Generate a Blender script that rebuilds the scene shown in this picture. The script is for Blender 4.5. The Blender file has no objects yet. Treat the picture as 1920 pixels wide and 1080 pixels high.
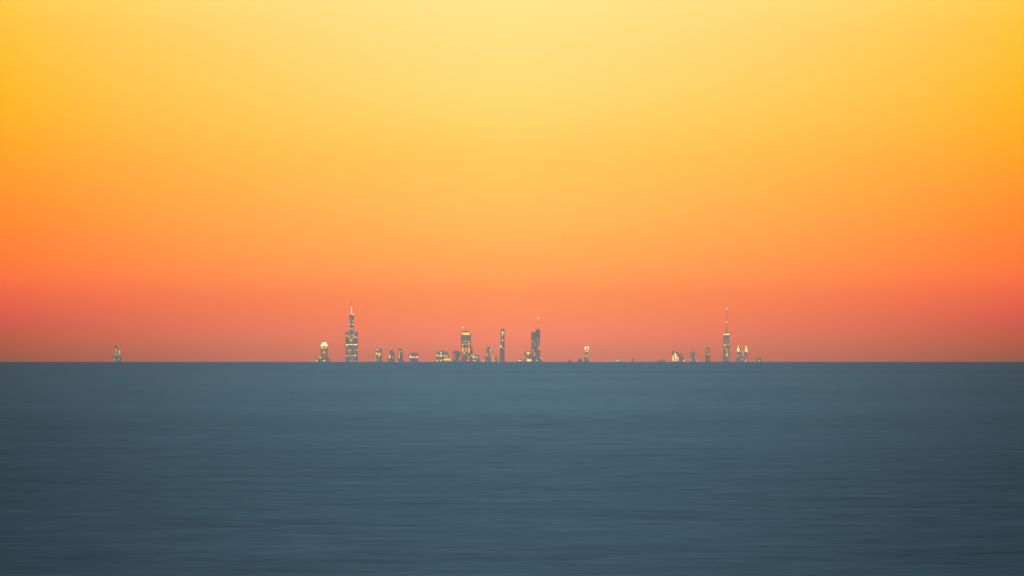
import bpy, math, random
from math import radians, tan, atan, sqrt, exp

# ------------------------------------------------------------------ frame, camera, sky
RAD = 7.43e6            # earth radius including refraction, the lake is a real curved sheet
EYE = 8.0               # eye height over the lake, metres
FPX = 20000.0           # focal length in pixels of the 1920 px wide photograph
DIP = sqrt(2 * EYE / RAD)
HORIZON = 678.6
PITCH = atan((HORIZON - 540.0) / FPX) - DIP
BUILD = True

scene = bpy.context.scene
cam_data = bpy.data.cameras.new("camera")
cam_data.sensor_width = 36.0
cam_data.lens = 36.0 * FPX / 1920.0
cam_data.clip_start = 1.0
cam_data.clip_end = 300000.0
cam = bpy.data.objects.new("camera", cam_data)
cam.location = (0, 0, EYE)
cam.rotation_euler = (math.pi / 2 + PITCH, 0, 0)
scene.collection.objects.link(cam)
scene.camera = cam

scene.view_settings.view_transform = 'Standard'
scene.view_settings.look = 'None'
scene.view_settings.exposure = 0.0
scene.view_settings.gamma = 1.0
scene.cycles.use_denoising = True
scene.cycles.max_bounces = 4
scene.cycles.volume_bounces = 0
scene.cycles.use_adaptive_sampling = False

# afterglow low over the lake: (elevation in milliradians, colour in the middle, colour 2.75 degrees to either side, lens falloff painted in)
SKY = [
    (-1.47, (1.3940, 0.2936, 0.2599), (0.3027, 0.0000, 0.0198)),
    (-0.80, (1.3863, 0.3328, 0.2561), (0.5444, 0.0000, 0.0000)),
    (0.00, (1.6891, 0.3630, 0.2470), (0.7380, 0.0000, 0.0000)),
    (0.80, (1.9649, 0.3797, 0.2275), (0.8975, 0.0000, 0.0000)),
    (1.60, (2.1136, 0.4029, 0.2071), (1.1025, 0.0000, 0.0000)),
    (2.40, (2.1927, 0.4257, 0.1763), (1.3409, 0.0000, 0.0000)),
    (3.20, (2.2582, 0.4464, 0.1387), (1.5154, 0.0182, 0.0000)),
    (3.80, (2.2988, 0.4768, 0.1272), (1.6902, 0.0398, 0.0000)),
    (4.30, (2.3286, 0.4854, 0.1019), (1.8025, 0.0455, 0.0000)),
    (4.80, (2.0971, 0.4887, 0.1040), (1.7603, 0.0762, 0.0000)),
    (5.40, (2.0661, 0.5030, 0.0981), (1.6858, 0.1128, 0.0000)),
    (6.20, (1.8288, 0.5252, 0.0949), (1.7034, 0.1568, 0.0000)),
    (7.00, (1.7231, 0.5555, 0.0926), (1.6571, 0.1891, 0.0000)),
    (8.00, (1.6029, 0.5748, 0.0952), (1.5460, 0.2158, 0.0000)),
    (9.00, (1.5128, 0.5920, 0.0973), (1.4856, 0.2408, 0.0000)),
    (10.50, (1.4329, 0.6225, 0.1021), (1.3911, 0.2648, 0.0000)),
    (12.00, (1.3712, 0.6483, 0.1068), (1.3396, 0.2974, 0.0000)),
    (14.00, (1.3142, 0.6737, 0.1117), (1.2894, 0.3396, 0.0000)),
    (16.00, (1.2767, 0.6942, 0.1148), (1.2513, 0.3863, 0.0000)),
    (18.50, (1.2388, 0.7309, 0.1250), (1.2157, 0.4434, 0.0000)),
    (21.00, (1.2115, 0.7799, 0.1606), (1.1771, 0.4982, 0.0000)),
    (24.00, (1.1917, 0.8171, 0.2008), (1.1616, 0.5452, 0.0050)),
    (27.00, (1.1684, 0.8357, 0.2343), (1.1388, 0.5790, 0.0223)),
    (30.00, (1.1536, 0.8559, 0.2694), (1.1121, 0.6085, 0.0407)),
    (32.50, (1.1645, 0.8854, 0.3097), (1.1776, 0.6756, 0.0627)),
]
# the dusk sky above it: (elevation in degrees, colour)
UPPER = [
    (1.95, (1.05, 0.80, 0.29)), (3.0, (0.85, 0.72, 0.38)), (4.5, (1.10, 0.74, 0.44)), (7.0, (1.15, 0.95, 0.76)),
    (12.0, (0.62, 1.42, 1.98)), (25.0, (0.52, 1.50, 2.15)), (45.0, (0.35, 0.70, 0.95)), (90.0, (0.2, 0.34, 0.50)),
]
SIDE_FILL, EAST_FILL = (2.7, 1.05, 0.42), (2.0, 2.9, 4.0)  # unseen sky light added for the haze and the building fronts
E0, E1 = -2.0, 33.5     # milliradians covered by the afterglow ramps

world = bpy.data.worlds.new("World")
scene.world = world
world.use_nodes = True
wn, wl = world.node_tree.nodes, world.node_tree.links
wn.clear()


def wmath(op, a, b=None, c=None, clamp=False):
    n = wn.new('ShaderNodeMath')
    n.operation = op
    n.use_clamp = clamp
    for i, v in enumerate((a, b, c)):
        if v is None:
            continue
        if isinstance(v, (int, float)):
            n.inputs[i].default_value = v
        else:
            wl.new(v, n.inputs[i])
    return n.outputs[0]


def ramp_node(fac, stops):
    n = wn.new('ShaderNodeValToRGB')
    n.color_ramp.interpolation = 'LINEAR'
    els = n.color_ramp.elements
    while len(els) > 1:
        els.remove(els[-1])
    for i, (p, c) in enumerate(stops):
        e = els[0] if i == 0 else els.new(p)
        e.position = p
        e.color = (c[0], c[1], c[2], 1)
    wl.new(fac, n.inputs[0])
    return n.outputs[0]


def wmix(fac, a, b, clamp=True):
    n = wn.new('ShaderNodeMix')
    n.data_type = 'RGBA'
    n.clamp_factor = clamp
    for i, v in ((0, fac), (6, a), (7, b)):
        if isinstance(v, (int, float)):
            n.inputs[i].default_value = v
        else:
            wl.new(v, n.inputs[i])
    return n.outputs[2]


tc = wn.new('ShaderNodeTexCoord')
sep = wn.new('ShaderNodeSeparateXYZ')
wl.new(tc.outputs['Generated'], sep.inputs[0])
sx, sy, sz = sep.outputs
elev = wmath('MULTIPLY', wmath('ARCSINE', sz), 1000.0)                       # mrad
azim = wmath('ABSOLUTE', wmath('ARCTAN2', sx, sy))                           # rad away from the afterglow
fac_low = wmath('DIVIDE', wmath('SUBTRACT', elev, E0), E1 - E0, clamp=True)
SC = 8.0                                                                     # the ramp stores colours up to 8
low_mid = ramp_node(fac_low, [((e - E0) / (E1 - E0), [v / SC for v in c]) for e, c, s in SKY])
low_side = ramp_node(fac_low, [((e - E0) / (E1 - E0), [v / SC for v in s]) for e, c, s in SKY])
t_az = wmath('POWER', wmath('MINIMUM', wmath('DIVIDE', azim, 0.048), 1.15), 1.35)
low = wmix(t_az, low_mid, low_side, clamp=False)
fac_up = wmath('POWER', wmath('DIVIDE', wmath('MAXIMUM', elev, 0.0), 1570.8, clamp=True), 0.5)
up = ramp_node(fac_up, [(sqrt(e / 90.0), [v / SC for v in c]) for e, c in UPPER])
# upper sky squeezed into an added narrow column, so side water reflects darker
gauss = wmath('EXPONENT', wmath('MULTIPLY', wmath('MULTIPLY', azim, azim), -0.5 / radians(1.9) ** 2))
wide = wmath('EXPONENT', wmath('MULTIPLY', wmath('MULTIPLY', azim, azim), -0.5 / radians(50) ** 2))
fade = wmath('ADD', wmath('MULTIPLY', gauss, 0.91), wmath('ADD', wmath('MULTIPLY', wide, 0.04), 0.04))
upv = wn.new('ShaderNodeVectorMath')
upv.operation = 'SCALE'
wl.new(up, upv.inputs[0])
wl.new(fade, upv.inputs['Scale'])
# warm light added in the unseen side sky to warm the haze
side_fill = wmath('MULTIPLY', wmath('EXPONENT', wmath('MULTIPLY', wmath('MULTIPLY', azim, azim), -1.0 / radians(60) ** 2)),
             wmath('SUBTRACT', 1.0, wmath('EXPONENT', wmath('MULTIPLY', wmath('MULTIPLY', azim, azim), -1.0 / radians(14) ** 2))))
side_fill = wmath('MULTIPLY', side_fill, wmath('EXPONENT', wmath('MULTIPLY', wmath('MULTIPLY', elev, elev), -1.0 / radians(13) ** 2 * 1e-6)))
side_fillv = wn.new('ShaderNodeVectorMath')
side_fillv.operation = 'SCALE'
side_fillv.inputs[0].default_value = [v / SC for v in SIDE_FILL]
wl.new(side_fill, side_fillv.inputs['Scale'])
upa = wn.new('ShaderNodeVectorMath')
upa.operation = 'ADD'
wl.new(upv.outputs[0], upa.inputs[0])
wl.new(side_fillv.outputs[0], upa.inputs[1])
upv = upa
# blue fill added to the unseen sky behind the viewer, lifts building fronts
east_fill = wmath('MULTIPLY', wmath('MULTIPLY', sy, -1.0, clamp=True), wmath('GREATER_THAN', sz, -0.2))
east_fillv = wn.new('ShaderNodeVectorMath')
east_fillv.operation = 'SCALE'
east_fillv.inputs[0].default_value = [v / SC for v in EAST_FILL]
wl.new(east_fill, east_fillv.inputs['Scale'])
upe = wn.new('ShaderNodeVectorMath')
upe.operation = 'ADD'
wl.new(upv.outputs[0], upe.inputs[0])
wl.new(east_fillv.outputs[0], upe.inputs[1])
upv = upe
blend = wmath('DIVIDE', wmath('SUBTRACT', elev, 33.5), 16.0, clamp=True)
# away from the afterglow the low sky is dull too
far_low = wmath('DIVIDE', wmath('SUBTRACT', azim, 0.3), 1.1, clamp=True)
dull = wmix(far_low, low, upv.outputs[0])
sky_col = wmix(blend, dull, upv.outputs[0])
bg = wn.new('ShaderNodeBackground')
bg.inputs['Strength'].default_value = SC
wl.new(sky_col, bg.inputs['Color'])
wo = wn.new('ShaderNodeOutputWorld')
wl.new(bg.outputs[0], wo.inputs['Surface'])
world.cycles.sampling_method = 'MANUAL'
world.cycles.sample_map_resolution = 2048


# ------------------------------------------------------------------ helpers
def drop(r):
    return -r * r / (2 * RAD)


def px_x(px, d):
    return (px - 960.0) / FPX * d


def px_z(py, d):
    return EYE + d * tan(PITCH + atan((540.0 - py) / FPX))


def material(name, color, rough=0.6, metallic=0.0):
    m = bpy.data.materials.new(name)
    m.use_nodes = True
    b = m.node_tree.nodes['Principled BSDF']
    b.inputs['Base Color'].default_value = (*color, 1)
    b.inputs['Roughness'].default_value = rough
    b.inputs['Metallic'].default_value = metallic
    return m


def facade(name, glass, frame, floor_h=4.0, bay=6.0):
    """window wall: floor slabs and piers between darker glass"""
    m = material(name, glass, 0.45)
    nt = m.node_tree
    n, l = nt.nodes, nt.links
    b = n['Principled BSDF']
    geo = n.new('ShaderNodeTexCoord')
    sp = n.new('ShaderNodeSeparateXYZ')
    l.new(geo.outputs['Object'], sp.inputs[0])

    def mt(op, a, c=0.0):
        k = n.new('ShaderNodeMath')
        k.operation = op
        for i, v in enumerate((a, c)):
            if isinstance(v, (int, float)):
                k.inputs[i].default_value = v
            else:
                l.new(v, k.inputs[i])
        return k.outputs[0]
    fz = mt('GREATER_THAN', mt('FRACT', mt('DIVIDE', sp.outputs[2], floor_h)), 0.68)
    fx = mt('GREATER_THAN', mt('FRACT', mt('DIVIDE', mt('ADD', sp.outputs[0], sp.outputs[1]), bay)), 0.78)
    fr = mt('MAXIMUM', fz, fx)
    nz = n.new('ShaderNodeTexNoise')
    nz.inputs['Scale'].default_value = 0.06
    nz.inputs['Detail'].default_value = 4.0
    l.new(geo.outputs['Object'], nz.inputs['Vector'])
    mx = n.new('ShaderNodeMix')
    mx.data_type = 'RGBA'
    l.new(fr, mx.inputs[0])
    mx.inputs[6].default_value = (*glass, 1)
    mx.inputs[7].default_value = (*frame, 1)
    m2 = n.new('ShaderNodeMix')
    m2.data_type = 'RGBA'
    m2.blend_type = 'MULTIPLY'
    m2.inputs[0].default_value = 0.6
    l.new(mx.outputs[2], m2.inputs[6])
    l.new(nz.outputs['Color'], m2.inputs[7])
    l.new(m2.outputs[2], b.inputs['Base Color'])
    return m


def glow(name, color, strength):
    m = material(name, (0.06, 0.06, 0.06), 0.4)
    b = m.node_tree.nodes['Principled BSDF']
    b.inputs['Emission Color'].default_value = (*color, 1)
    b.inputs['Emission Strength'].default_value = strength
    return m


MAT = {
    'steel': facade('dark steel and glass', (0.08, 0.10, 0.12), (0.28, 0.31, 0.34)),
    'charcoal': facade('charcoal glass', (0.03, 0.035, 0.04), (0.10, 0.10, 0.11)),
    'bronze': facade('bronze glass', (0.10, 0.10, 0.10), (0.32, 0.29, 0.27), 3.9, 8.0),
    'granite': facade('grey granite wall', (0.11, 0.12, 0.13), (0.45, 0.42, 0.40), 3.8, 5.0),
    'blue': facade('blue glass', (0.07, 0.12, 0.15), (0.22, 0.28, 0.32), 3.6, 4.5),
    'brick': facade('brown brick wall', (0.12, 0.11, 0.10), (0.42, 0.31, 0.24), 3.2, 5.0),
    'roof': material('roof plant metal', (0.20, 0.22, 0.24), 0.7),
    'mast': material('mast steel', (0.20, 0.17, 0.16), 0.5, 0.3),
    'mast_white': material('mast white paint', (0.75, 0.73, 0.72), 0.5),
    'w': glow('white light', (1.0, 0.77, 0.38), 3.0),
    'W': glow('floodlit crown', (1.0, 0.78, 0.36), 4.6),
    'g': glow('gold light', (1.0, 0.52, 0.05), 3.0),
    'y': glow('yellow light', (1.0, 0.66, 0.02), 2.1),
    'a': glow('amber light', (1.0, 0.3, 0.02), 2.4),
    'p': glow('pale pink light', (1.0, 0.45, 0.2), 2.1),
    'd': glow('dim window light', (1.0, 0.45, 0.16), 1.1),
    'r': glow('aviation light', (1.0, 0.3, 0.18), 3.0),
    'B': glow('beacon light', (1.0, 0.80, 0.52), 6.0),
    't': glow('teal floodlight', (0.08, 0.62, 0.34), 0.65),
}


class MB:
    def __init__(self):
        self.v, self.f = [], []

    def add(self, vs, fs):
        o = len(self.v)
        self.v += vs
        self.f += [tuple(i + o for i in f) for f in fs]

    def box(self, x0, x1, y0, y1, z0, z1):
        self.frustum((x0, x1, y0, y1), z0, (x0, x1, y0, y1), z1)

    def frustum(self, a, z0, b, z1):
        vs = [(a[0], a[2], z0), (a[1], a[2], z0), (a[1], a[3], z0), (a[0], a[3], z0),
              (b[0], b[2], z1), (b[1], b[2], z1), (b[1], b[3], z1), (b[0], b[3], z1)]
        self.add(vs, [(3, 2, 1, 0), (4, 5, 6, 7), (0, 1, 5, 4), (1, 2, 6, 5), (2, 3, 7, 6), (3, 0, 4, 7)])

    def outline(self, pts, y0, y1):
        """outline in x, z (counter-clockwise seen from -y), with depth y0..y1"""
        n = len(pts)
        vs = [(x, y0, z) for x, z in pts] + [(x, y1, z) for x, z in pts]
        fs = [tuple(range(n)), tuple(reversed(range(n, 2 * n)))]
        fs += [(i, i + n, (i + 1) % n + n, (i + 1) % n) for i in range(n)]
        self.add(vs, fs)

    def cyl(self, cx, cy, r0, z0, r1, z1, sides=16):
        vs = []
        for r, z in ((r0, z0), (r1, z1)):
            for k in range(sides):
                t = 2 * math.pi * (k + 0.5) / sides
                vs.append((cx + r * math.cos(t), cy + r * math.sin(t), z))
        fs = [tuple(reversed(range(sides))), tuple(range(sides, 2 * sides))]
        fs += [(k, (k + 1) % sides, (k + 1) % sides + sides, k + sides) for k in range(sides)]
        self.add(vs, fs)

    def bar(self, p, q, w):
        p, q = list(p), list(q)
        import mathutils
        a, b = mathutils.Vector(p), mathutils.Vector(q)
        d = (b - a).normalized()
        u = d.cross(mathutils.Vector((0, 1, 0)))
        if u.length < 1e-3:
            u = mathutils.Vector((1, 0, 0))
        u.normalize()
        v = d.cross(u)
        vs = []
        for c in (a, b):
            for s, t in ((-1, -1), (1, -1), (1, 1), (-1, 1)):
                vs.append(tuple(c + u * s * w / 2 + v * t * w / 2))
        self.add(vs, [(3, 2, 1, 0), (4, 5, 6, 7), (0, 1, 5, 4), (1, 2, 6, 5), (2, 3, 7, 6), (3, 0, 4, 7)])

    def build(self, name, mat, parent=None, smooth=False):
        me = bpy.data.meshes.new(name)
        me.from_pydata(self.v, [], self.f)
        me.materials.append(mat)
        me.update()
        if smooth:
            me.polygons.foreach_set('use_smooth', [True] * len(me.polygons))
        o = bpy.data.objects.new(name, me)
        scene.collection.objects.link(o)
        o.parent = parent
        return o


# ------------------------------------------------------------------ setting: water, land, haze
def build_water():
    rings = [0.0] + [40.0 * 1.16 ** k for k in range(24)]
    rings = [r for r in rings if r < 1200] + [1200 + 250 * k for k in range(72)]
    while rings[-1] < 72000:
        rings.append(rings[-1] + 800)
    seg = 180
    vs, fs = [(0, 0, 0)], []
    for r in rings[1:]:
        for k in range(seg):
            t = 2 * math.pi * k / seg
            vs.append((r * math.sin(t), r * math.cos(t), drop(r)))
    for k in range(seg):
        fs.append((0, 1 + (k + 1) % seg, 1 + k))
    for i in range(len(rings) - 2):
        a, b = 1 + i * seg, 1 + (i + 1) * seg
        for k in range(seg):
            k2 = (k + 1) % seg
            fs.append((a + k, a + k2, b + k2, b + k))
    m = material('lake water', (0.004, 0.012, 0.016), 0.31)
    n, l = m.node_tree.nodes, m.node_tree.links
    b = n['Principled BSDF']
    b.inputs['IOR'].default_value = 1.33
    b.inputs['Anisotropic'].default_value = 1.0
    tang = n.new('ShaderNodeCombineXYZ')       # swell runs ashore: crests lie across the view, slopes along it
    tang.inputs[1].default_value = 1.0
    l.new(tang.outputs[0], b.inputs['Tangent'])
    geo = n.new('ShaderNodeNewGeometry')

    def noise(sx_, sy_, detail, rough, off):
        mp = n.new('ShaderNodeMapping')
        mp.inputs['Scale'].default_value = (sx_, sy_, 0.0)
        mp.inputs['Location'].default_value = (off, off * 1.7, 0)
        l.new(geo.outputs['Position'], mp.inputs['Vector'])
        t = n.new('ShaderNodeTexNoise')
        t.noise_dimensions = '2D'
        t.inputs['Scale'].default_value = 1.0
        t.inputs['Detail'].default_value = detail
        t.inputs['Roughness'].default_value = rough
        l.new(mp.outputs[0], t.inputs['Vector'])
        return t.outputs['Fac']

    def mth(op, a, c):
        k = n.new('ShaderNodeMath')
        k.operation = op
        for i, v in enumerate((a, c)):
            if isinstance(v, (int, float)):
                k.inputs[i].default_value = v
            else:
                l.new(v, k.inputs[i])
        return k.outputs[0]
    gust = noise(1 / 500.0, 1 / 450.0, 3.0, 0.6, 3.1)        # wind lanes, wide and slow
    mid = noise(1 / 16.0, 1 / 16.0, 4.0, 0.75, 17.3)           # bands of swell
    fine = noise(1 / 4.0, 1 / 2.2, 3.0, 0.7, 51.7)           # ripples near the shore
    s = mth('ADD', mth('MULTIPLY', mth('SUBTRACT', gust, 0.5), 0.35),
            mth('ADD', mth('MULTIPLY', mth('SUBTRACT', mid, 0.5), 0.65), mth('MULTIPLY', mth('SUBTRACT', fine, 0.5), 1.05)))
    # the water lies smoother the farther it is from the windy near shore
    pos = n.new('ShaderNodeSeparateXYZ')
    l.new(geo.outputs['Position'], pos.inputs[0])
    far = mth('LOGARITHM', mth('DIVIDE', mth('MAXIMUM', pos.outputs[1], 100.0), 380.0), 2.0)
    calm = mth('MULTIPLY', mth('MAXIMUM', mth('MINIMUM', far, 2.4), -1.0), WATER_CALM)
    l.new(mth('ADD', calm, mth('ADD', mth('MULTIPLY', s, WAVE_R), WATER_R)), b.inputs['Roughness'])
    l.new(mth('ADD', mth('MULTIPLY', s, WAVE_S), 0.5), b.inputs['Specular IOR Level'])
    # the streak contrast is also put into the base colour, paler there
    bc = n.new('ShaderNodeVectorMath')
    bc.operation = 'SCALE'
    bc.inputs[0].default_value = (0.0035, 0.010, 0.014)
    l.new(mth('MAXIMUM', mth('ADD', mth('MULTIPLY', s, 2.5), 1.0), 0.0), bc.inputs['Scale'])
    l.new(bc.outputs[0], b.inputs['Base Color'])
    me = bpy.data.meshes.new('water')
    me.from_pydata(vs, [], fs)
    me.materials.append(m)
    me.polygons.foreach_set('use_smooth', [True] * len(me.polygons))
    me.update()
    o = bpy.data.objects.new('water', me)
    scene.collection.objects.link(o)
    o['kind'] = 'structure'
    o['label'] = 'calm blue grey lake reaching to the horizon'


WATER_R, WAVE_R, WAVE_S, WATER_CALM = 0.393, -0.11, 0.4, -0.035
build_water()


def build_land():
    """the far shore: a low plain behind the horizon that carries the city"""
    vs, fs = [], []
    xs = [-9000 + 1000 * k for k in range(19)]
    ys = [58000 + 500 * k for k in range(21)]
    for y in ys:
        for x in xs:
            r = sqrt(x * x + y * y)
            vs.append((x, y, drop(r) + 2.0))
    w = len(xs)
    n1 = len(vs)
    vs += [(x, y, z - 4.0) for x, y, z in vs]
    for j in range(len(ys) - 1):
        for i in range(w - 1):
            a = j * w + i
            fs.append((a, a + 1, a + w + 1, a + w))
            fs.append((a + n1, a + w + n1, a + w + 1 + n1, a + 1 + n1))
    for i in range(w - 1):
        fs.append((i, i + n1, i + 1 + n1, i + 1))
        a = (len(ys) - 1) * w + i
        fs.append((a, a + 1, a + 1 + n1, a + n1))
    for j in range(len(ys) - 1):
        a, b2 = j * w, (j + 1) * w
        fs.append((a, b2, b2 + n1, a + n1))
        a, b2 = j * w + w - 1, (j + 1) * w + w - 1
        fs.append((a, a + n1, b2 + n1, b2))
    m = material('far shore', (0.10, 0.11, 0.09), 0.9)
    me = bpy.data.meshes.new('land')
    me.from_pydata(vs, [], fs)
    me.materials.append(m)
    me.update()
    o = bpy.data.objects.new('land', me)
    scene.collection.objects.link(o)
    o['kind'] = 'structure'
    o['label'] = 'low city shore hidden behind the lake horizon'


build_land()


def build_haze():
    k = MB()
    k.box(-73000, 73000, -73000, 73000, drop(72500) - 12.0, 330.0)
    m = bpy.data.materials.new('haze air')
    m.use_nodes = True
    n, l = m.node_tree.nodes, m.node_tree.links
    n.clear()
    out = n.new('ShaderNodeOutputMaterial')
    pv = n.new('ShaderNodeVolumePrincipled')
    pv.inputs['Color'].default_value = (*HAZE_COLOR, 1)
    pv.inputs['Density'].default_value = HAZE_DENSITY
    pv.inputs['Anisotropy'].default_value = HAZE_G
    l.new(pv.outputs[0], out.inputs['Volume'])
    o = k.build('haze', m)
    o['kind'] = 'stuff'
    o['label'] = 'thin dusk haze over the lake'


HAZE_DENSITY, HAZE_COLOR, HAZE_G = 1.4e-5, (1.0, 0.86, 0.55), 0.6
build_haze()


# ------------------------------------------------------------------ the city
class Building:
    def __init__(self, name, label, cat, cx, d, group=None):
        self.d = d
        self.x = px_x(cx, d)
        self.base = drop(sqrt(self.x ** 2 + d * d)) + 2.0
        o = bpy.data.objects.new(name, None)
        scene.collection.objects.link(o)
        o.location = (self.x, d, self.base)
        o['label'] = label
        o['category'] = cat
        if group:
            o['group'] = group
        self.o = o
        self.fronts = []

    def X(self, px):
        return px_x(px, self.d) - self.x

    def Z(self, py):
        return -0.6 if py is None else px_z(py, self.d) - self.base

    def box(self, part, x0, x1, top, bottom=None, depth=None, mat='steel'):
        a, b = self.X(x0), self.X(x1)
        depth = depth or (b - a)
        k = MB()
        k.box(a, b, -depth / 2, depth / 2, self.Z(bottom), self.Z(top))
        self.fronts.append((x0, x1, top, 9999 if bottom is None else bottom, -depth / 2))
        return k.build(part, MAT[mat], self.o)

    def taper(self, part, xb0, xb1, xt0, xt1, top, bottom=None, mat='steel', ratio=0.8):
        """xb at the horizon line (or at bottom), xt at the top"""
        if bottom is None:
            f = (self.Z(HORIZON) - self.Z(None)) / (self.Z(top) - self.Z(HORIZON))
            g0, g1 = xb0 - (xt0 - xb0) * f, xb1 - (xt1 - xb1) * f
        else:
            g0, g1 = xb0, xb1
        a, b, c, e = self.X(g0), self.X(g1), self.X(xt0), self.X(xt1)
        k = MB()
        k.frustum((a, b, -(b - a) * ratio / 2, (b - a) * ratio / 2), self.Z(bottom),
                  (c, e, -(e - c) * ratio / 2, (e - c) * ratio / 2), self.Z(top))
        self.fronts.append((min(xb0, xt0), max(xb1, xt1), top, 9999 if bottom is None else bottom, -(b - a) * ratio / 2))
        return k.build(part, MAT[mat], self.o)

    def outline(self, part, pts, depth, mat='steel'):
        """pts: px, py pairs clockwise on the picture from the bottom left; py None is the ground"""
        q = [(self.X(x), self.Z(y)) for x, y in pts][::-1]
        k = MB()
        k.outline(q, -depth / 2, depth / 2)
        ys = [y for x, y in pts if y is not None]
        self.fronts.append((min(x for x, y in pts), max(x for x, y in pts), min(ys), 9999, -depth / 2))
        return k.build(part, MAT[mat], self.o)

    def cyl(self, part, cx, r, top, bottom=None, rt=None, mat='steel', sides=16, dy=0.0):
        m = self.d / FPX
        k = MB()
        rt = r if rt is None else rt
        k.cyl(self.X(cx), dy, r * m, self.Z(bottom), rt * m, self.Z(top), sides)
        self.fronts.append((cx - r, cx + r, top, 9999 if bottom is None else bottom, dy - max(r, rt) * m))
        return k.build(part, MAT[mat], self.o)

    def front(self, px, py):
        ys = [f[4] for f in self.fronts if f[0] - .6 <= px <= f[1] + .6 and f[2] - 1 <= py <= f[3]]
        return min(ys) if ys else min([f[4] for f in self.fronts] + [0])

    def light(self, px, py, w=1.6, h=1.6, kind='g', part='lit_window'):
        m = self.d / FPX
        y = self.front(px, py)
        k = MB()
        x, z = self.X(px), self.Z(py)
        k.box(x - w * m / 2, x + w * m / 2, y - 1.0, y + 1.2, z - h * m / 2, z + h * m / 2)
        return k.build(part, MAT[kind], self.o)

    def lights(self, rows):
        for r in rows:
            self.light(*r)

    def beacon(self, px, py, kind='B', s=1.7, k_=0.85):
        m = self.d / FPX * s * k_ / 2
        k = MB()
        x, z = self.X(px), self.Z(py)
        k.cyl(x, 0, m * .6, z - m, m, z, 8)
        k.cyl(x, 0, m, z, m * .6, z + m, 8)
        return k.build('beacon', MAT[kind], self.o)

    def speckle(self, seed, n, x0, x1, y0, y1, kind='d', w=1.0, h=0.9, step=(1.35, 1.35)):
        """single lit windows, on the grid of the facade"""
        rnd = random.Random(seed)
        nx, ny = int((x1 - x0) / step[0]), int((y1 - y0) / step[1])
        cells = [(i, j) for i in range(nx) for j in range(ny)]
        rnd.shuffle(cells)
        for i, j in cells[:n]:
            self.light(x0 + (i + .5) * step[0], y0 + (j + .5) * step[1], w, h, rnd.choice(kind))


def arc(cx, hw, top, side, n=8):
    """points of a shallow dome over a block, left to right"""
    return [(cx - hw * math.cos(math.pi * k / n), side - (side - top) * math.sin(math.pi * k / n)) for k in range(n + 1)]


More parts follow.
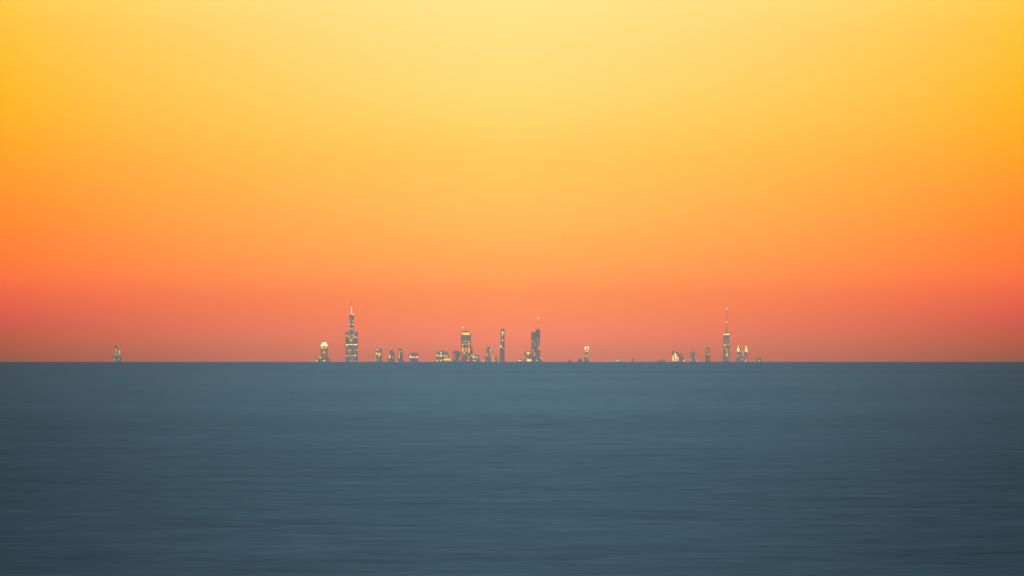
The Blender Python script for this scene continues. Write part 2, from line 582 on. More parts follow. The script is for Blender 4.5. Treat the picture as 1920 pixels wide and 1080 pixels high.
def city():
    # --- far left tower with a raked crown and teal floodlit floor
    b = Building('apartment_tower', 'raked dark tower with a teal lit band, alone at far left of the skyline', 'tower', 220, 59200)
    b.outline('tower_body', [(215.3, None), (215.3, 648.6), (217, 647.3), (219, 647.6), (220.3, 652), (222.6, 656), (223.6, 659.5), (226.3, 662.5), (227.4, 674), (227.6, None)], 34, 'charcoal')
    b.box('podium', 212.5, 224.6, 667.5, None, 46, 'charcoal')
    b.box('balcony_band', 214.2, 224.9, 663.4, 665.2, 50, 't')
    b.box('balcony_band', 215.0, 224.6, 665.6, 667.2, 48.6, 't')
    b.lights([(218, 655.5, 1.7, 1.9, 'w'), (217.8, 659, 1.7, 1.5, 'p'), (217.8, 661.5, 1.8, 1.2, 'p'), (221, 661.3, 1.3, 1.1, 'd'), (223.8, 658.6, 1.8, 2.2, 'g'),
              (223.8, 662, 1.7, 1.6, 'w'), (225.8, 664.6, 1.6, 1.5, 'p'), (214.8, 671.5, 1.4, 1, 'd'), (223.3, 672.4, 1.8, 1.2, 'p'),
              (214.3, 674.5, 2.4, 1.2, 'p'), (218.2, 674.3, 1.6, 1.2, 'd'), (215.6, 677.6, 1.5, 1, 'p'), (221.8, 674.3, 1.5, 1.0, 'd')])
    b.beacon(218.8, 646.6, 'p')
    # --- squat block between far left tower and the rest
    b = Building('low_block', 'tiny squat block with two roof humps, alone right of the teal lit tower', 'building', 380, 60400)
    b.box('block_body', 376.2, 384, 676.4, None, 60, 'brick')
    b.cyl('roof_dome', 378.2, 1.7, 674.9, 676.6, 0.7, 'roof', 12)
    b.cyl('roof_dome', 382, 1.7, 674.9, 676.6, 0.7, 'roof', 12)
    b.lights([(378, 677.8, 2, 1, 'd'), (382.2, 677.8, 1.3, .9, 'd')])
    # --- tower with a blazing crown
    b = Building('office_tower', 'brown tower with a blazing white crown, left of the tallest tower', 'tower', 608, 60200)
    b.box('tower_body', 601.3, 614.7, 654, None, 40, 'brick')
    b.box('side_wing', 614.6, 618.3, 672.2, None, 36, 'brick')
    b.outline('side_wing', [(594.5, None), (594.5, 676), (597.6, 671.8), (601.4, 668.6), (601.5, None)], 36, 'brick')
    b.cyl('crown_drum', 608, 4.1, 645.2, 654.1, None, 'brick', 16)
    for cx in (602.8, 613.2):
        b.cyl('turret', cx, 1.3, 649.5, 654.1, 1.2, 'brick', 8, -12)
        b.cyl('turret_lantern', cx, 1.3, 646.1, 649.4, 1.0, 'W', 8, -12)
    b.cyl('crown_lantern', 608, 4.2, 642.3, 648.0, 3.9, 'W', 16)
    b.lights([(605.9, 650.3, 1.5, 2.6, 'g'), (610.2, 650.3, 1.5, 2.6, 'g'), (604.3, 652.6, 3.6, 2, 'g'), (611.3, 652.4, 3.6, 2.1, 'g'),
              (607.6, 657, 1.6, 1.2, 'p'), (607.7, 660.8, 2.0, 2.4, 'g'), (604, 661.6, 1.5, 1.2, 'p'), (611.8, 662, 4, .8, 'd'),
              (607.6, 666, 1.1, 2, 'd'), (607.6, 670.5, 1.1, 2, 'd'), (600.8, 670.9, 1.9, 1.8, 'w'), (599, 669.4, 1.2, 1.2, 'p'),
              (607.4, 676.1, 2.2, 1.7, 'w'), (610, 677, 1.6, 1.1, 'p'), (603, 676.6, 1.2, 1, 'd')])
    b.speckle(3, 10, 602, 614, 656, 676)
    b = Building('low_block', 'low block with one white light, left foot of the blazing white crown tower', 'building', 593.8, 59300)
    b.box('block_body', 591.5, 597, 676.8, None, 40, 'granite')
    b.box('roof_house', 592.6, 595.4, 675.8, 677, 18, 'roof')
    b.light(594, 676.8, 2.3, 1.6, 'w')

    # --- the tallest
    b = Building('skyscraper', 'tallest stepped dark tower with a white spire and bright bands of lit floors', 'skyscraper', 659, 60000)
    b.box('tower_body', 647.8, 670.6, 622.3, None, 69, 'steel')
    b.box('upper_tier', 654.5, 663.4, 592, 618.4, 40, 'steel')
    b.box('tier_neck', 655.7, 662.5, 618.2, 622.7, 36, 'roof')
    b.box('roof_house', 655.7, 662.3, 590.4, 592.2, 26, 'roof')
    b.cyl('antenna', 659, .9, 572, 590.6, .5, 'mast_white', 10)
    b.cyl('antenna_tip', 659, .55, 557.5, 572.2, .3, 'mast', 8)
    b.lights([(659, 581.4, 1.05, 13, 'w', 'spire_light')])
    b.box('plant_band', 647.6, 670.8, 675.3, 676.6, 70.2, 'roof')
    b.lights([(661.6, 589.4, 1.9, 1.6, 'w'), (656.4, 589.3, 1.2, 1.2, 'p'),
              (657.2, 597.2, 2.4, 1.3, 'p'), (655.6, 601.8, 1.5, 1.2, 'w'), (658.8, 602.6, 2, 1, 'd'), (662.2, 601.8, 1.7, 1.5, 'g'),
              (655.8, 607.9, 2.0, 1.5, 'w'), (662, 607.9, 2.0, 1.5, 'w'), (659, 608, 3, .8, 'd'), (656, 615.2, 2.1, 1.8, 'g'),
              (660.6, 615.4, 1.6, 1.3, 'g'), (659, 617.4, 5, .9, 'd'),
              (654.6, 625.7, 3.6, 1.1, 'a'), (664.4, 625.7, 3, 1.4, 'a'), (650.6, 629.8, 3, 1.6, 'g'), (654.6, 630.6, 3.6, 1.5, 'a'), (660.5, 629.2, 5.4, 1.2, 'a'), (663.6, 630, 1.1, 1.6, 'g'),
              (667, 632.1, 5.6, 1.1, 'w'), (656, 634.6, 1.8, 3.4, 'a'), (661, 634.6, 1.4, 3.4, 'a'), (658.4, 638.6, 4, 1.6, 'g'),
              (651.3, 646.0, 5.2, 1.5, 'w'), (658.6, 646.0, 7.0, 1.5, 'w'), (666.9, 646.0, 5.8, 1.5, 'w'),
              (650, 648.9, 1.8, 1.4, 'g'), (664.5, 650, 3, .9, 'p'), (653, 651, 2, 1.4, 'd'), (650, 656.7, 1.8, .9, 'p'), (656.3, 656.5, 6, 1.3, 'a'),
              (664.4, 656.3, 1.3, 1, 'g'), (669, 656, 1.7, 1.3, 'g'), (655.2, 660, 2.4, 2, 'a'), (668, 661, 1.8, 1, 'd'),
              (649.8, 667.2, 2.2, 1.7, 'g'), (652.8, 667.8, 1.2, 1.2, 'g'), (656.6, 666.6, 1.4, 1.4, 'w'), (660.2, 666.6, 1.5, 1.4, 'g'), (665.6, 666.6, 5, 1.5, 'g'),
              (661.6, 669.5, 1.2, 1, 'p'), (660.5, 672.8, 6, .8, 'd'), (659, 677.3, 6, 1, 'a'), (666, 677.4, 5, .9, 'd')])
    b.speckle(7, 34, 648.6, 670, 624.5, 674)
    b.beacon(659, 558, 'B', 1.8)

    # --- crowned tower with gold waist
    b = Building('office_tower', 'grey tower with a spiked crown and one broad gold lit waist', 'tower', 710.5, 60300)
    b.box('tower_body', 704.4, 716.4, 655.2, None, 36, 'granite')
    b.box('crown_drum', 706.2, 714.7, 652.6, 655.4, 26, 'granite')
    for cx in (706.4, 714.2):
        b.cyl('turret', cx, .9, 651.0, 655.4, .3, 'granite', 8, -11)
    b.taper('spire', 709.2, 711.4, 709.9, 710.7, 649.2, 652.9, 'roof')
    b.lights([(707.4, 655.4, 2.2, 1.8, 'w'), (711.2, 655.6, 1.5, 1.1, 'p'), (706.4, 652.9, 1, 1, 'd'), (713, 652.9, 1.3, 1.4, 'p'),
              (706.1, 663.2, 2.6, 3.4, 'g'), (709.4, 664, 2.4, 1.7, 'g'), (712.4, 663.4, 3, 2.6, 'g'), (711, 667.7, 2.4, 1.6, 'w'),
              (708.6, 660.6, 4, 1, 'd'), (704.9, 673.4, 1.6, 2, 'p'), (711.3, 673.2, 1.4, 1.2, 'p'), (707.6, 676.4, 2, 1, 'd')])
    b.speckle(11, 10, 705, 716, 657, 676)
    b.beacon(710.3, 649.5, 'r', 1.6)
    b = Building('low_block', 'long low block with a few lights at the foot of the spiked crown tower', 'building', 699, 59200)
    b.box('block_body', 691, 704.3, 676.6, None, 40, 'granite')
    b.outline('roof_house', [(699.5, 678), (699.5, 674.8), (701.4, 673.2), (704, 673.2), (704, 678)], 30, 'brick')
    b.lights([(703.3, 675.2, 1.8, 1.2, 'p'), (701, 677, 3, .9, 'd'), (695.5, 677.5, 4, .8, 'd')])
    # --- pair around 735
    b = Building('office_tower', 'slim tower on a wide foot with one tall lit slot at its lower left', 'tower', 734, 60200)
    b.box('tower_body', 732.6, 737.6, 656.2, None, 24, 'blue')
    b.box('side_wing', 730.2, 732.7, 657.6, None, 20, 'brick')
    b.box('side_wing', 737.5, 739.8, 661.0, None, 18, 'steel')
    b.box('podium', 726.4, 738.3, 672.0, None, 40, 'granite')
    b.lights([(730.6, 668.8, 2, 5.6, 'g'), (736.2, 671, 2, 2.2, 'p'), (737, 660.6, 1, 1.6, 'd'), (737.2, 667, 1, 1, 'd')])
    b.speckle(12, 4, 731, 739, 660, 672)
    # --- 750
    b = Building('office_tower', 'round shouldered grey tower with a gold lit vertical slot', 'tower', 750.3, 60300)
    b.outline('tower_body', [(745.8, None), (745.8, 656.6), (747.3, 654.8), (749, 653.2), (752.2, 653.2), (752.6, 656.2), (755.2, 656.2), (755.2, None)], 30, 'bronze')
    b.box('podium', 744.6, 757.5, 675.5, None, 44, 'granite')
    b.lights([(748.4, 660.2, 2, 2, 'g'), (748.4, 667.4, 1.3, 8, 'g'), (751.7, 659.3, 1.2, 1.8, 'w'), (754.2, 655.0, 1.2, 1.4, 'a'),
              (745.4, 677.6, 3.4, 1.1, 'p')])
    b.speckle(13, 6, 746.5, 755, 656, 674)
    # --- 776
    b = Building('office_block', 'squat grey block with a low domed roof and a jagged gold band', 'building', 776, 60100)
    b.outline('block_body', [(768.1, None), (768.1, 663)] + arc(776, 7.5, 661.2, 662.8) + [(783.8, 663), (783.8, None)], 48, 'steel')
    b.lights([(769.8, 668.6, 2.1, 3.6, 'w'), (772, 670.2, 2.6, 1.3, 'g'), (775.2, 669.8, 2.6, 2.2, 'g'), (778.6, 669.6, 3.6, 1.3, 'g'), (782.2, 669.8, 2.2, 2.4, 'w'),
              (771.5, 665.2, 1.6, 1, 'd'), (775.5, 665, 1.6, 1, 'd'), (780, 665.4, 1.6, 1, 'd')])
    # --- 830 group
    b = Building('office_block', 'broad dark roofed block with two gold lit floors, left of the rounded block', 'building', 829, 60500)
    b.box('block_body', 817.2, 841.2, 664.5, None, 50, 'granite')
    b.outline('roof_house', [(818.6, 665), (819.6, 660.4), (821, 659.3), (840, 659.3), (840.8, 665)], 46, 'roof')
    b.box('roof_plant', 828.4, 831.6, 656.9, 659.8, 16, 'roof')
    b.lights([(827, 661.8, 1.9, 2.1, 'w'), (820.3, 666.6, 5, 1.8, 'g'), (826.8, 666.8, 4.6, 2.8, 'g'), (834.9, 667, 7.6, 2.2, 'a'),
              (837.4, 671, 1.8, 1.8, 'w'), (820.2, 675.8, 2.6, 2.2, 'g'), (824, 673.6, 1.3, 1.3, 'p'), (827, 676, 2.4, 2.4, 'g'), (830.4, 674, 1, 1.6, 'a')])
    b.speckle(14, 8, 818, 840, 669, 677)
    b = Building('low_block', 'low block that is one glowing yellow bar below the broad dark roofed block', 'building', 838.5, 59300)
    b.box('block_body', 831.4, 845.4, 672.0, None, 40, 'granite')
    b.light(838.3, 674.3, 12.8, 3.2, 'y', 'lit_floor')
    b.light(834.4, 671.2, .9, 1.2, 'd')
    b.box('roof_house', 835, 838, 671.2, 672.3, 14, 'roof')
    # --- 856
    b = Building('office_block', 'rounded dark roofed block pressed against the left side of the yellow topped tower', 'building', 856, 60700)
    b.outline('block_body', [(849, None), (849, 660.6), (851.2, 658.6), (855, 657.6), (859.5, 658.0), (862.9, 659.8), (862.9, None)], 44, 'steel')
    b.box('roof_band', 848.8, 863.1, 660.2, 661.6, 45, 'roof')
    b.lights([(852.3, 665.4, 3.2, 1.3, 'p'), (852, 671.2, 3, 1, 'p'), (861.6, 672, 1.6, 3, 'p'), (857.5, 676.2, 1.4, 1.2, 'd'), (852.5, 674, 2.6, .8, 'd')])
    b.speckle(15, 6, 850, 863, 663, 677)
    # --- 874
    b = Building('skyscraper', 'tall slab tower with a bright yellow strip along its whole top', 'skyscraper', 874, 60100)
    b.box('tower_body', 864.4, 883.2, 623.4, None, 50, 'bronze')
    b.outline('roof_house', [(866.8, 624), (868.6, 621.2), (871, 619.9), (876.6, 619.9), (879, 622.2), (879.6, 624)], 30, 'roof')
    b.box('side_wing', 883.1, 886.4, 650.5, None, 40, 'granite')
    b.cyl('antenna', 868, .4, 614.3, 623.6, .25, 'mast', 8)
    b.light(873.6, 625.0, 15, 2.2, 'g', 'lit_crown')
    b.light(873.6, 627.1, 14.4, 1.9, 'y', 'lit_crown')
    b.lights([(874, 640.4, 14, 1.1, 'a'), (873.8, 645.1, 4.6, 1.2, 'p'), (867.4, 645.6, 3.4, 1.4, 'g'), (879.2, 644.8, 4, 1.3, 'g'),
              (867.8, 649.6, 2.4, 2.6, 'd'), (879.6, 649.6, 2.4, 2.6, 'd'),
              (867.8, 655.8, 3.8, 7.4, 'a'), (873.8, 653.6, 4.2, 2.6, 'a'), (873.8, 657.8, 4.2, 2.2, 'a'), (879.6, 655.8, 3.6, 7.4, 'a'),
              (867.4, 662.4, 1.6, 1.4, 'p'), (870.6, 661.4, 2.6, 1.4, 'g'), (871.6, 664, 1.4, 1.4, 'g'), (879.7, 661.9, 1.6, 1.5, 'p'),
              (876.8, 661.2, 1.2, 1, 'g'), (876.9, 666.8, 1.2, 1.5, 'g'), (879.6, 670, 2.2, 1.3, 'g'), (868.4, 668.5, 1.6, 1.2, 'd'), (877.6, 675.4, 3.8, 1.8, 'a'),
              (884.8, 666.8, 1.5, 1.6, 'w')])
    b.speckle(16, 40, 865.4, 882.4, 630, 676, 'ddda')
    b.beacon(868, 614.2, 'B', 1.7)
    # --- 895
    b = Building('low_block', 'low block with two bright lights at the right foot of the yellow topped tower', 'building', 893.5, 60900)
    b.box('block_body', 887.2, 900.0, 668.2, None, 44, 'granite')
    b.box('roof_house', 890.4, 898.8, 664.9, 668.4, 30, 'roof')
    b.lights([(888.1, 669.5, 2.6, 2.4, 'w'), (893.1, 669.6, 2, 2, 'g'), (896.2, 671, 1.5, 1.7, 'g'), (890.2, 675.8, 4.8, 1.6, 'y'), (898.8, 670, 1.2, 1.8, 'd')])
    # --- 916
    b = Building('apartment_tower', 'short grey tower with a stack of white lights down its right side', 'tower', 916.5, 60200)
    b.box('tower_body', 912.2, 920.8, 652.4, None, 26, 'granite')
    b.box('roof_house', 914.6, 919, 650.0, 652.6, 14, 'roof')
    b.box('side_wing', 909.3, 912.3, 668.2, None, 24, 'granite')
    b.lights([(919.3, 655.4, 2, 1.6, 'w'), (919.5, 658.8, 2, 1.5, 'p'), (919.3, 663, 1.6, 1.8, 'p'), (914, 658.4, 1.4, 1.1, 'd'), (916, 661.2, 1.5, 1.2, 'd'),
              (913.6, 663.7, 1.6, 1.4, 'g'), (913.7, 666.8, 1.9, 1.4, 'g'), (919.6, 668, 2, 1.4, 'p'), (914, 676, 2, 1, 'd')])
    b.speckle(17, 6, 912.6, 920.4, 655, 676)
    b = Building('low_block', 'low block striped with orange light just right of the short white lit tower', 'building', 926.5, 59400)
    b.box('block_body', 920.9, 932.6, 670.4, None, 34, 'brick')
    b.box('roof_house', 928.2, 931.4, 668.2, 670.6, 14, 'roof')
    b.lights([(925, 670.2, 2.4, 2, 'p'), (922.4, 667.6, 1.2, 1, 'd'), (924.6, 673.2, 6.8, 1.6, 'a'), (921.7, 676.3, 1.6, 1.2, 'g'), (926, 676.5, 2.2, 1.7, 'g'), (932.2, 674.8, 1, 1.2, 'p'), (929.5, 676, 1.3, 1, 'd')])
    b = Building('low_block', 'tiny low block with a single white light left of the short white lit tower', 'building', 907, 59000)
    b.box('block_body', 904.8, 909.2, 677.2, None, 30, 'granite')
    b.box('roof_house', 906, 908.2, 676.2, 677.4, 10, 'roof')
    b.light(907, 677, 1.9, 1.5, 'w')
    # --- 941
    b = Building('skyscraper', 'very slim dark shaft with white lights near its top, left of the notched tower', 'skyscraper', 942, 60400)
    b.box('tower_body', 938.2, 946.0, 636.2, None, 27, 'steel')
    b.box('upper_tier', 938.9, 945.9, 616.4, 636.4, 25, 'blue')
    b.box('side_wing', 937.1, 938.4, 652.0, None, 22, 'steel')
    b.box('plant_band', 938.6, 946.2, 617.0, 620.0, 26.4, 'roof')
    b.lights([(942.2, 623.2, 2.0, 4.4, 'w'), (944.6, 624.8, 1.1, 1.4, 'g'), (942.1, 628, 1.9, 1.8, 'w'), (942, 638.3, 1.9, 2.1, 'w'), (939.2, 649.8, 1.9, 3.6, 'w'),
              (943, 652.4, 2.2, 1.5, 'a'), (941, 634.2, 5, .8, 'd'), (942, 632.2, 2, .9, 'd'), (942.2, 645, 1, 3, 'd'), (938.6, 661, 1.4, 1.2, 'd'), (941.6, 676, 2, 1.2, 'd')])
    b.beacon(938.6, 615.4, 'p', 1.2)
    # --- 1005 notched tower
    b = Building('skyscraper', 'tall notched glass tower with a thin gold spire, right of the slim shaft', 'skyscraper', 1005, 60100)
    b.box('tower_body', 996.0, 1004.4, 622.6, None, 40, 'bronze')
    b.box('tower_body', 1004.3, 1012.8, 617.8, None, 44, 'steel')
    b.box('podium', 1012.7, 1017.2, 670.4, None, 34, 'granite')
    b.cyl('antenna', 1009, .9, 607, 618, .6, 'mast', 10)
    b.cyl('antenna_tip', 1009, .4, 596.8, 607.2, .25, 'mast', 8)
    b.lights([(1009.2, 609.8, 1.3, 6.4, 'a', 'spire_light')])
    b.lights([(1008.8, 637, 1.7, 1.9, 'p'), (998.6, 639, 1.8, 1.6, 'p'), (1003, 642.4, 1.4, 1.2, 'd'), (1003.6, 645.2, 1.2, 1, 'd'), (1002.6, 647.7, 1.7, 1.3, 'p'),
              (1011, 644.4, 2, 1, 'p'), (1011, 647.6, 2.2, 1, 'a'), (1010.8, 650.6, 2.6, 1.1, 'a'), (1011, 653.5, 3.6, 1.2, 'g'), (1010.4, 655.4, 2, .9, 'a'),
              (999.2, 657, 1.6, 1.5, 'g'), (1002, 661.3, 2.8, 1.3, 'p'), (1000, 658.6, 1.2, 1.2, 'd'), (1002.4, 665.2, 2.4, 1.6, 'p'), (997.6, 667, 1.4, 1, 'd'),
              (1015, 672.2, 4, 1.2, 'g'), (1006.5, 676, 2.6, 1.6, 'g'), (1010, 668, 1.2, 1.4, 'd')])
    b.speckle(18, 22, 997, 1012.5, 640, 676)
    b.beacon(1009, 596.6, 'B', 1.8)
    b = Building('office_tower', 'short stepped tower with gold lights against the left side of the notched tower', 'tower', 989, 59300)
    b.box('tower_body', 986.6, 996.6, 660.2, None, 32, 'granite')
    b.box('side_wing', 983.2, 986.7, 659.2, None, 26, 'granite')
    b.box('roof_house', 988.2, 993.5, 658.2, 660.4, 14, 'roof')
    b.lights([(990, 661.8, 5.2, 2.4, 'g'), (990, 664.4, 3.8, 1.6, 'a'), (995.5, 661.8, 1.7, 1.7, 'p'), (985, 669.4, 2, 3.2, 'a'), (989.2, 672.4, 1.7, 1.5, 'g'),
              (992, 675.6, 9, 3.6, 'g'), (996, 668, 1.3, 1.2, 'd'), (984.4, 664.6, 1.4, 1.2, 'd')])
    b = Building('low_block', 'low amber glowing block left of the short stepped tower', 'building', 976.5, 59200)
    b.box('block_body', 971.6, 981.8, 674.2, None, 34, 'brick')
    b.outline('roof_house', [(973.6, 675), (976, 671.8), (979.4, 674.6)], 14, 'roof')
    b.lights([(974.6, 676.2, 4, 1.9, 'g'), (978.2, 676.6, 2.6, 1.2, 'a'), (972.2, 675, 1, 1, 'd')])
    # --- between
    b = Building('radio_mast', 'thin mast with one faint light on bare horizon right of the notched tower', 'mast', 1039.2, 60000)
    b.cyl('pole', 1039.2, .28, 673.6, None, .2, 'mast', 8)
    b.cyl('pole_foot', 1039.2, 1.0, 677.2, None, .8, 'roof', 8)
    b.beacon(1039.2, 673.3, 'p', 1.1)
    b = Building('low_block', 'low dark rounded block without lights, right of the thin mast', 'building', 1068, 60300)
    b.outline('block_body', [(1064.2, None), (1064.2, 677.2), (1065.6, 675.6), (1068, 674.9), (1070.6, 675.6), (1072.2, 677.4), (1072.2, None)], 60, 'granite')
    b.box('roof_house', 1066.6, 1069.4, 674.2, 675.6, 16, 'roof')
    # --- 1100
    b = Building('apartment_tower', 'slim tower whose top is framed by a white outline of light', 'tower', 1100, 60100)
    b.box('tower_body', 1096.2, 1104.1, 650.6, None, 26, 'bronze')
    b.light(1100.1, 651.2, 7.6, 1.9, 'w', 'lit_crown')
    b.lights([(1097.2, 654.6, 1.9, 3.2, 'w'), (1103, 654.6, 1.9, 3.2, 'w'), (1098.2, 659, 1.9, 2.2, 'g'), (1101.8, 659, 1.9, 2.2, 'g'), (1100, 656, 3.4, 3.6, 'd'),
              (1103.5, 662.6, 1.2, 1.5, 'a'), (1096.8, 665.4, 1, 1.2, 'g'), (1098.3, 667.5, 2, 1.8, 'g'), (1101.8, 666.9, 2.4, 3.2, 'a'), (1101.8, 671.9, 1.8, 1.7, 'g'),
              (1098, 674, 1.4, 1.1, 'd')])
    b.box('roof_house', 1098.0, 1102.2, 649.2, 650.8, 10, 'roof')
    b = Building('low_block', 'low block with a red light on a pole left of the white outlined tower', 'building', 1091.5, 60400)
    b.box('block_body', 1088.2, 1096.3, 671.6, None, 30, 'granite')
    b.box('side_wing', 1084.2, 1088.3, 673.0, None, 26, 'steel')
    b.cyl('pole', 1091, .35, 668.6, 671.8, .25, 'mast', 8)
    b.lights([(1091.9, 673.8, 1.9, 1.7, 'p'), (1094, 675.4, 1.9, 1.2, 'p'), (1093, 670.9, 1, .9, 'p'), (1092.6, 677.6, 1.4, 1, 'a')])
    b.beacon(1091, 668.4, 'r', 1.9)
    # --- low lights in the gap
    b = Building('low_block', 'low strip of building with faint pink glow, left of three amber lights', 'building', 1145, 60200)
    b.box('block_body', 1141.5, 1149.5, 677.2, None, 40, 'granite')
    b.box('roof_house', 1143.4, 1147, 676.5, 677.4, 14, 'roof')
    b.light(1145.6, 677.5, 3.6, 1.0, 'p')
    b = Building('low_block', 'low block carrying a V of three amber white lights in the right hand gap', 'building', 1157.8, 60200)
    b.box('block_body', 1153.4, 1162, 674.8, None, 40, 'brick')
    b.box('side_wing', 1162, 1167.4, 676.4, None, 36, 'brick')
    b.lights([(1155.3, 675.6, 1.8, 1.7, 'w'), (1157.6, 677.2, 1.8, 1.4, 'w'), (1160, 675.6, 1.8, 1.7, 'w'), (1163.5, 677.0, 1.2, 1, 'a'), (1166.6, 677.1, 1.2, 1.0, 'a')])
    b = Building('low_block', 'small dark block on a narrow foot, far right of three amber lights', 'building', 1185.6, 60200)
    b.box('block_body', 1184, 1187.6, 674.8, None, 24, 'steel')
    b.box('roof_house', 1183.6, 1188.4, 672.0, 675.0, 28, 'roof')
    b.box('side_wing', 1178.6, 1184.1, 677.0, None, 24, 'granite')
    b.lights([(1183.2, 677.5, 1.4, 1.1, 'p'), (1179.4, 677.6, 1.2, .9, 'p')])
    b = Building('domed_hall', 'wide low dome without lights, left of the glowing gold tower', 'building', 1239.6, 60600)
    b.outline('hall_body', [(1231.8, None)] + arc(1239.6, 7.8, 674.6, 677.6, 12) + [(1247.4, None)], 90, 'granite')
    b.cyl('roof_lantern', 1239.6, 1.1, 673.9, 674.9, .7, 'roof', 10)
    # --- 1266
    b = Building('office_tower', 'tower flooded with gold and white light under a building crane', 'tower', 1266, 60000)
    b.box('tower_body', 1260.4, 1269.3, 658.0, None, 34, 'granite')
    b.box('side_wing', 1269.2, 1272.0, 659.4, None, 28, 'steel')
    b.box('roof_house', 1261.4, 1264.2, 657.0, 658.2, 12, 'roof')
    b.lights([(1261.9, 672, 2.0, 10.8, 'g'), (1261.9, 671.5, 1.2, 4.6, 'w'), (1265.8, 663.6, 3.0, 3.4, 'g'), (1266.6, 668.6, 2.7, 7.0, 'w'), (1266.6, 675, 2.8, 4.6, 'g'),
              (1267.1, 658, 1.5, 2.0, 'p'), (1269.9, 670.6, 1.9, 4, 'g'), (1271.9, 671.4, 1.6, 1.8, 'w'), (1271.0, 675.4, 2.6, 4, 'a'), (1264.6, 661, 1.1, 1, 't'), (1269.5, 666.6, 1.2, 1.8, 'a')])
    roof_z = b.Z(658.0) + b.base
    d0 = b.d
    # crane stands on that roof
    c = bpy.data.objects.new('tower_crane', None)
    scene.collection.objects.link(c)
    cx = px_x(1266.6, d0)
    c.location = (cx, d0, roof_z)
    c['label'] = 'thin tower crane standing on the gold lit tower'
    c['category'] = 'crane'
    m = d0 / FPX
    k = MB()
    H = 7.2 * m
    for sx_ in (-1, 1):
        for sy_ in (-1, 1):
            k.bar((sx_ * 1.1, sy_ * 1.1, -0.3), (sx_ * 1.1, sy_ * 1.1, H), .5)
    nb = 7
    for i in range(nb):
        z0, z1 = H * i / nb, H * (i + 1) / nb
        k.bar((-1.1, -1.1, z0), (1.1, -1.1, z1), .35)
        k.bar((1.1, 1.1, z0), (-1.1, 1.1, z1), .35)
    k.build('mast', MAT['mast'], c)
    k = MB()
    for y in (-.9, .9):
        k.bar((-3.4 * m, y, H), (5.4 * m, y, H + 1.2 * m), .7)
    for i in range(8):
        x = -3 * m + i * m
        k.bar((x, -.9, H + (x + 3.4 * m) * 1.2 / 8.8), (x + m, .9, H + (x + m + 3.4 * m) * 1.2 / 8.8), .4)
    k.bar((-3.4 * m, 0, H), (0, 0, H + 2.2 * m), .4)
    k.bar((5.4 * m, 0, H + 1.2 * m), (0, 0, H + 2.2 * m), .4)
    k.bar((0, 0, H), (0, 0, H + 2.2 * m), .9)
    k.build('jib', MAT['mast'], c)
    k = MB()
    k.box(-3.6 * m, -2.6 * m, -1.4, 1.4, H - 1.1 * m, H)
    k.build('counterweight', MAT['roof'], c)
    # --- 1277
    b = Building('office_block', 'round topped dark block right beside the gold lit tower', 'building', 1277, 60300)
    b.outline('block_body', [(1273, None), (1273, 665.2)] + arc(1277, 3.6, 663.0, 664.8, 8) + [(1281, 665.2), (1281, None)], 26, 'steel')
    b.lights([(1277, 667.2, 1.5, 2.8, 'a'), (1278.2, 676.2, 2.6, 1.1, 'd'), (1279, 671, 1.1, 1, 'd')])
    b.box('roof_house', 1275.4, 1278.6, 662.3, 663.6, 12, 'roof')
    b = Building('low_block', 'tiny low block with one white light between the round topped and pointed blocks', 'building', 1283, 59300)
    b.box('block_body', 1280.8, 1286, 677.0, None, 30, 'granite')
    b.box('roof_house', 1281.4, 1284, 676.2, 677.2, 12, 'roof')
    b.light(1282.5, 677, 2.3, 1.5, 'w')
    # --- 1299
    b = Building('office_tower', 'bluntly pointed grey tower with a dim crown of windows', 'tower', 1299, 60200)
    b.outline('tower_body', [(1293.8, None), (1293.8, 663), (1295.4, 660.6), (1296, 657.4), (1297.4, 655.6), (1299, 654.6), (1300.8, 655.6), (1302.6, 658.2), (1303.2, 661), (1304.6, 663.6), (1304.6, None)], 34, 'granite')
    b.taper('spire', 1298.4, 1299.8, 1299, 1299.2, 652.6, 655.4, 'mast')
    b.lights([(1297.9, 658.2, 1.3, 1.3, 'p'), (1300.5, 658.2, 1.3, 1.3, 'p'), (1296.2, 660.4, 1.1, 1.3, 'd'), (1302.2, 660.4, 1.1, 1.3, 'd'),
              (1304.4, 668.4, 1.2, 1.2, 'p'), (1304.4, 671.6, 1.4, 1.6, 'p'), (1295, 674.7, 1.6, 2, 'g')])
    b.speckle(20, 5, 1295, 1304, 662, 676)
    b = Building('low_block', 'low strip with a pink light bar right of the bluntly pointed tower', 'building', 1308.4, 59300)
    b.box('block_body', 1305, 1312, 676.6, None, 30, 'granite')
    b.box('roof_house', 1306.4, 1308.6, 676, 676.8, 12, 'roof')
    b.light(1308.2, 677.2, 4.6, 1.2, 'p')
    # --- 1327
    b = Building('apartment_tower', 'plain slim tower with a few pink windows, left of the tapering tower', 'tower', 1326.9, 60300)
    b.box('tower_body', 1322.6, 1331.4, 653.0, None, 28, 'bronze')
    b.taper('roof_house', 1323.6, 1330, 1325.2, 1328.2, 650.2, 653.3, 'roof')
    b.lights([(1325, 657.2, 1.6, 2.2, 'p'), (1328.6, 656.6, 1.7, 1.6, 'p'), (1329.2, 662.8, 1.8, 1.2, 'w'), (1327.4, 664.5, 1.4, 1.3, 'p'), (1327.7, 673.4, 1.5, 1.6, 'd'),
              (1324.6, 661.4, 1.1, 1.1, 'd')])
    b.speckle(21, 6, 1323.2, 1331, 656, 676)
    # --- tapering tower
    b = Building('skyscraper', 'tapering dark tower with a white band below one very thin mast, at right', 'skyscraper', 1362.3, 60000)
    b.taper('tower_body', 1355.4, 1369.0, 1357.2, 1367.5, 625.2, None, 'steel', .65)
    b.box('roof_house', 1359.3, 1365.3, 623.6, 625.5, 12, 'roof')
    b.cyl('antenna', 1362.3, .75, 604, 623.8, .45, 'mast', 10)
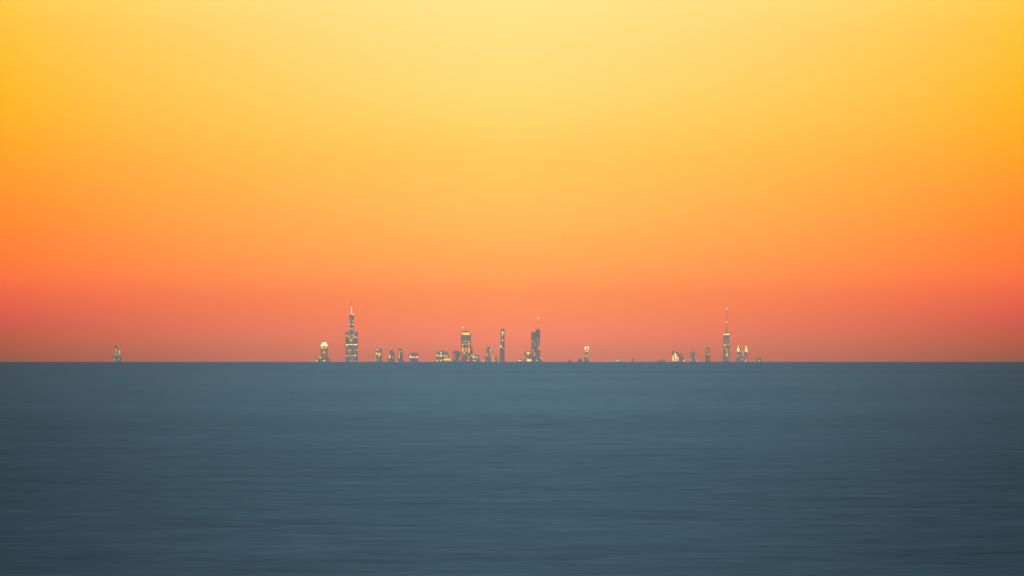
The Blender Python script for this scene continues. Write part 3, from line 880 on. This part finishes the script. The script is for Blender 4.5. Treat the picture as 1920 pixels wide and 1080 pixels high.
    b.cyl('antenna_tip', 1362.3, .42, 578.6, 604.2, .25, 'mast', 8)
    for dx in (0,):
        k = MB()
        m = b.d / FPX
        x0, x1 = b.X(1357.0), b.X(1367.7)
        r = .65 * (x1 - x0) / 2 + .8
        k.box(x0, x1, -r, r, b.Z(628.1), b.Z(626.1))
        k.build('lit_crown', MAT['w'], b.o)
    b.lights([(1362.4, 638, 2, 1.2, 'p'), (1366.3, 642.3, 1.3, 1.3, 'a'), (1359, 640.8, 1.4, 1, 'd'), (1358.6, 647.2, 2.2, 2.6, 'g'), (1365.6, 646, 1.6, 1.6, 'g'),
              (1362.2, 645.8, 2, 1.3, 'd'), (1361.4, 648.2, 1.2, 1.4, 'd'), (1359.2, 653, 1.8, 1.1, 'a'), (1363.2, 655.2, 1.7, 1.8, 'g'), (1361, 654, 1.1, 1, 'a'), (1366.6, 655.4, 1.2, 1.2, 'a'),
              (1361.8, 658.4, 1.6, 1.5, 'g'), (1363.4, 661, 1.4, 1.4, 'p'), (1362.6, 665.6, 2.4, 2, 'w'), (1363.4, 663.4, 1.1, 1.2, 'a'), (1358.4, 668, 1.2, 1.2, 'd'), (1366, 668.6, 1.5, 1.4, 'a'),
              (1366.6, 674.2, 1.3, 1.6, 'a'), (1358, 675, 1.3, 1, 'd')])
    b.speckle(22, 24, 1358, 1367, 631, 676)
    b.beacon(1362.3, 578.6, 'B', 1.9)
    b.beacon(1362.3, 604, 'B', 1.7)
    # --- twin lantern block
    b = Building('hotel_tower', 'broad grey block topped by twin glowing gold lanterns, right of the tapering tower', 'building', 1391, 60200)
    b.box('tower_body', 1380.8, 1401.2, 659.8, None, 44, 'granite')
    for cx in (1384.1, 1399.0):
        b.box('lantern_base', cx - 2.9, cx + 2.9, 657.0, 660.0, 18, 'a')
        b.cyl('lantern', cx, 1.9, 653.0, 657.2, 1.3, 'W', 8)
        b.cyl('lantern_roof', cx, 1.1, 650.9, 653.2, .5, 'roof', 8)
        b.cyl('finial', cx, .9, 648.6, 651.0, .4, 'W', 8)
    b.lights([(1393, 659.8, 3.4, 1.5, 'p'), (1388.2, 659.8, 1.8, 1.2, 'g'), (1400.8, 659.6, 1.6, 1.6, 'w'), (1392.4, 663, 1.5, 1.2, 'p'), (1393.6, 666, 2.8, 1.5, 'p'),
              (1383.4, 666.8, 1.7, 2.6, 'y'), (1390.6, 673, 2.6, 1.8, 'a'), (1394.6, 672.8, 2, 1.4, 'd'), (1399, 672.8, 2, 1.4, 'a'), (1397.8, 677.4, 1.9, 1.3, 'w'), (1387, 676.5, 1.6, 1, 'd')])
    b.speckle(23, 14, 1381.6, 1400.6, 662, 676)
    # --- 1424 and two specks
    b = Building('low_block', 'flat topped dark block alone to the right of the twin lanterns', 'building', 1423.4, 60200)
    b.box('block_body', 1419.2, 1427.9, 673.8, None, 30, 'steel')
    b.box('roof_house', 1418.6, 1428.4, 671.0, 674.0, 34, 'roof')
    b.light(1423.2, 676.6, 2.4, 1.6, 'p')
    b = Building('low_block', 'tiny unlit block, second last speck on the right of the skyline', 'building', 1443.6, 60200)
    b.box('block_body', 1442.0, 1445.2, 676.4, None, 22, 'steel')
    b.box('roof_house', 1442.9, 1444.5, 675.5, 676.6, 10, 'roof')
    b = Building('low_block', 'faintest flat unlit block, last speck on the right of the skyline', 'building', 1462.5, 60200)
    b.box('block_body', 1457.5, 1468, 677.7, None, 40, 'granite')
    b.box('roof_house', 1461, 1464.4, 677.1, 677.9, 16, 'roof')


if BUILD:
    city()
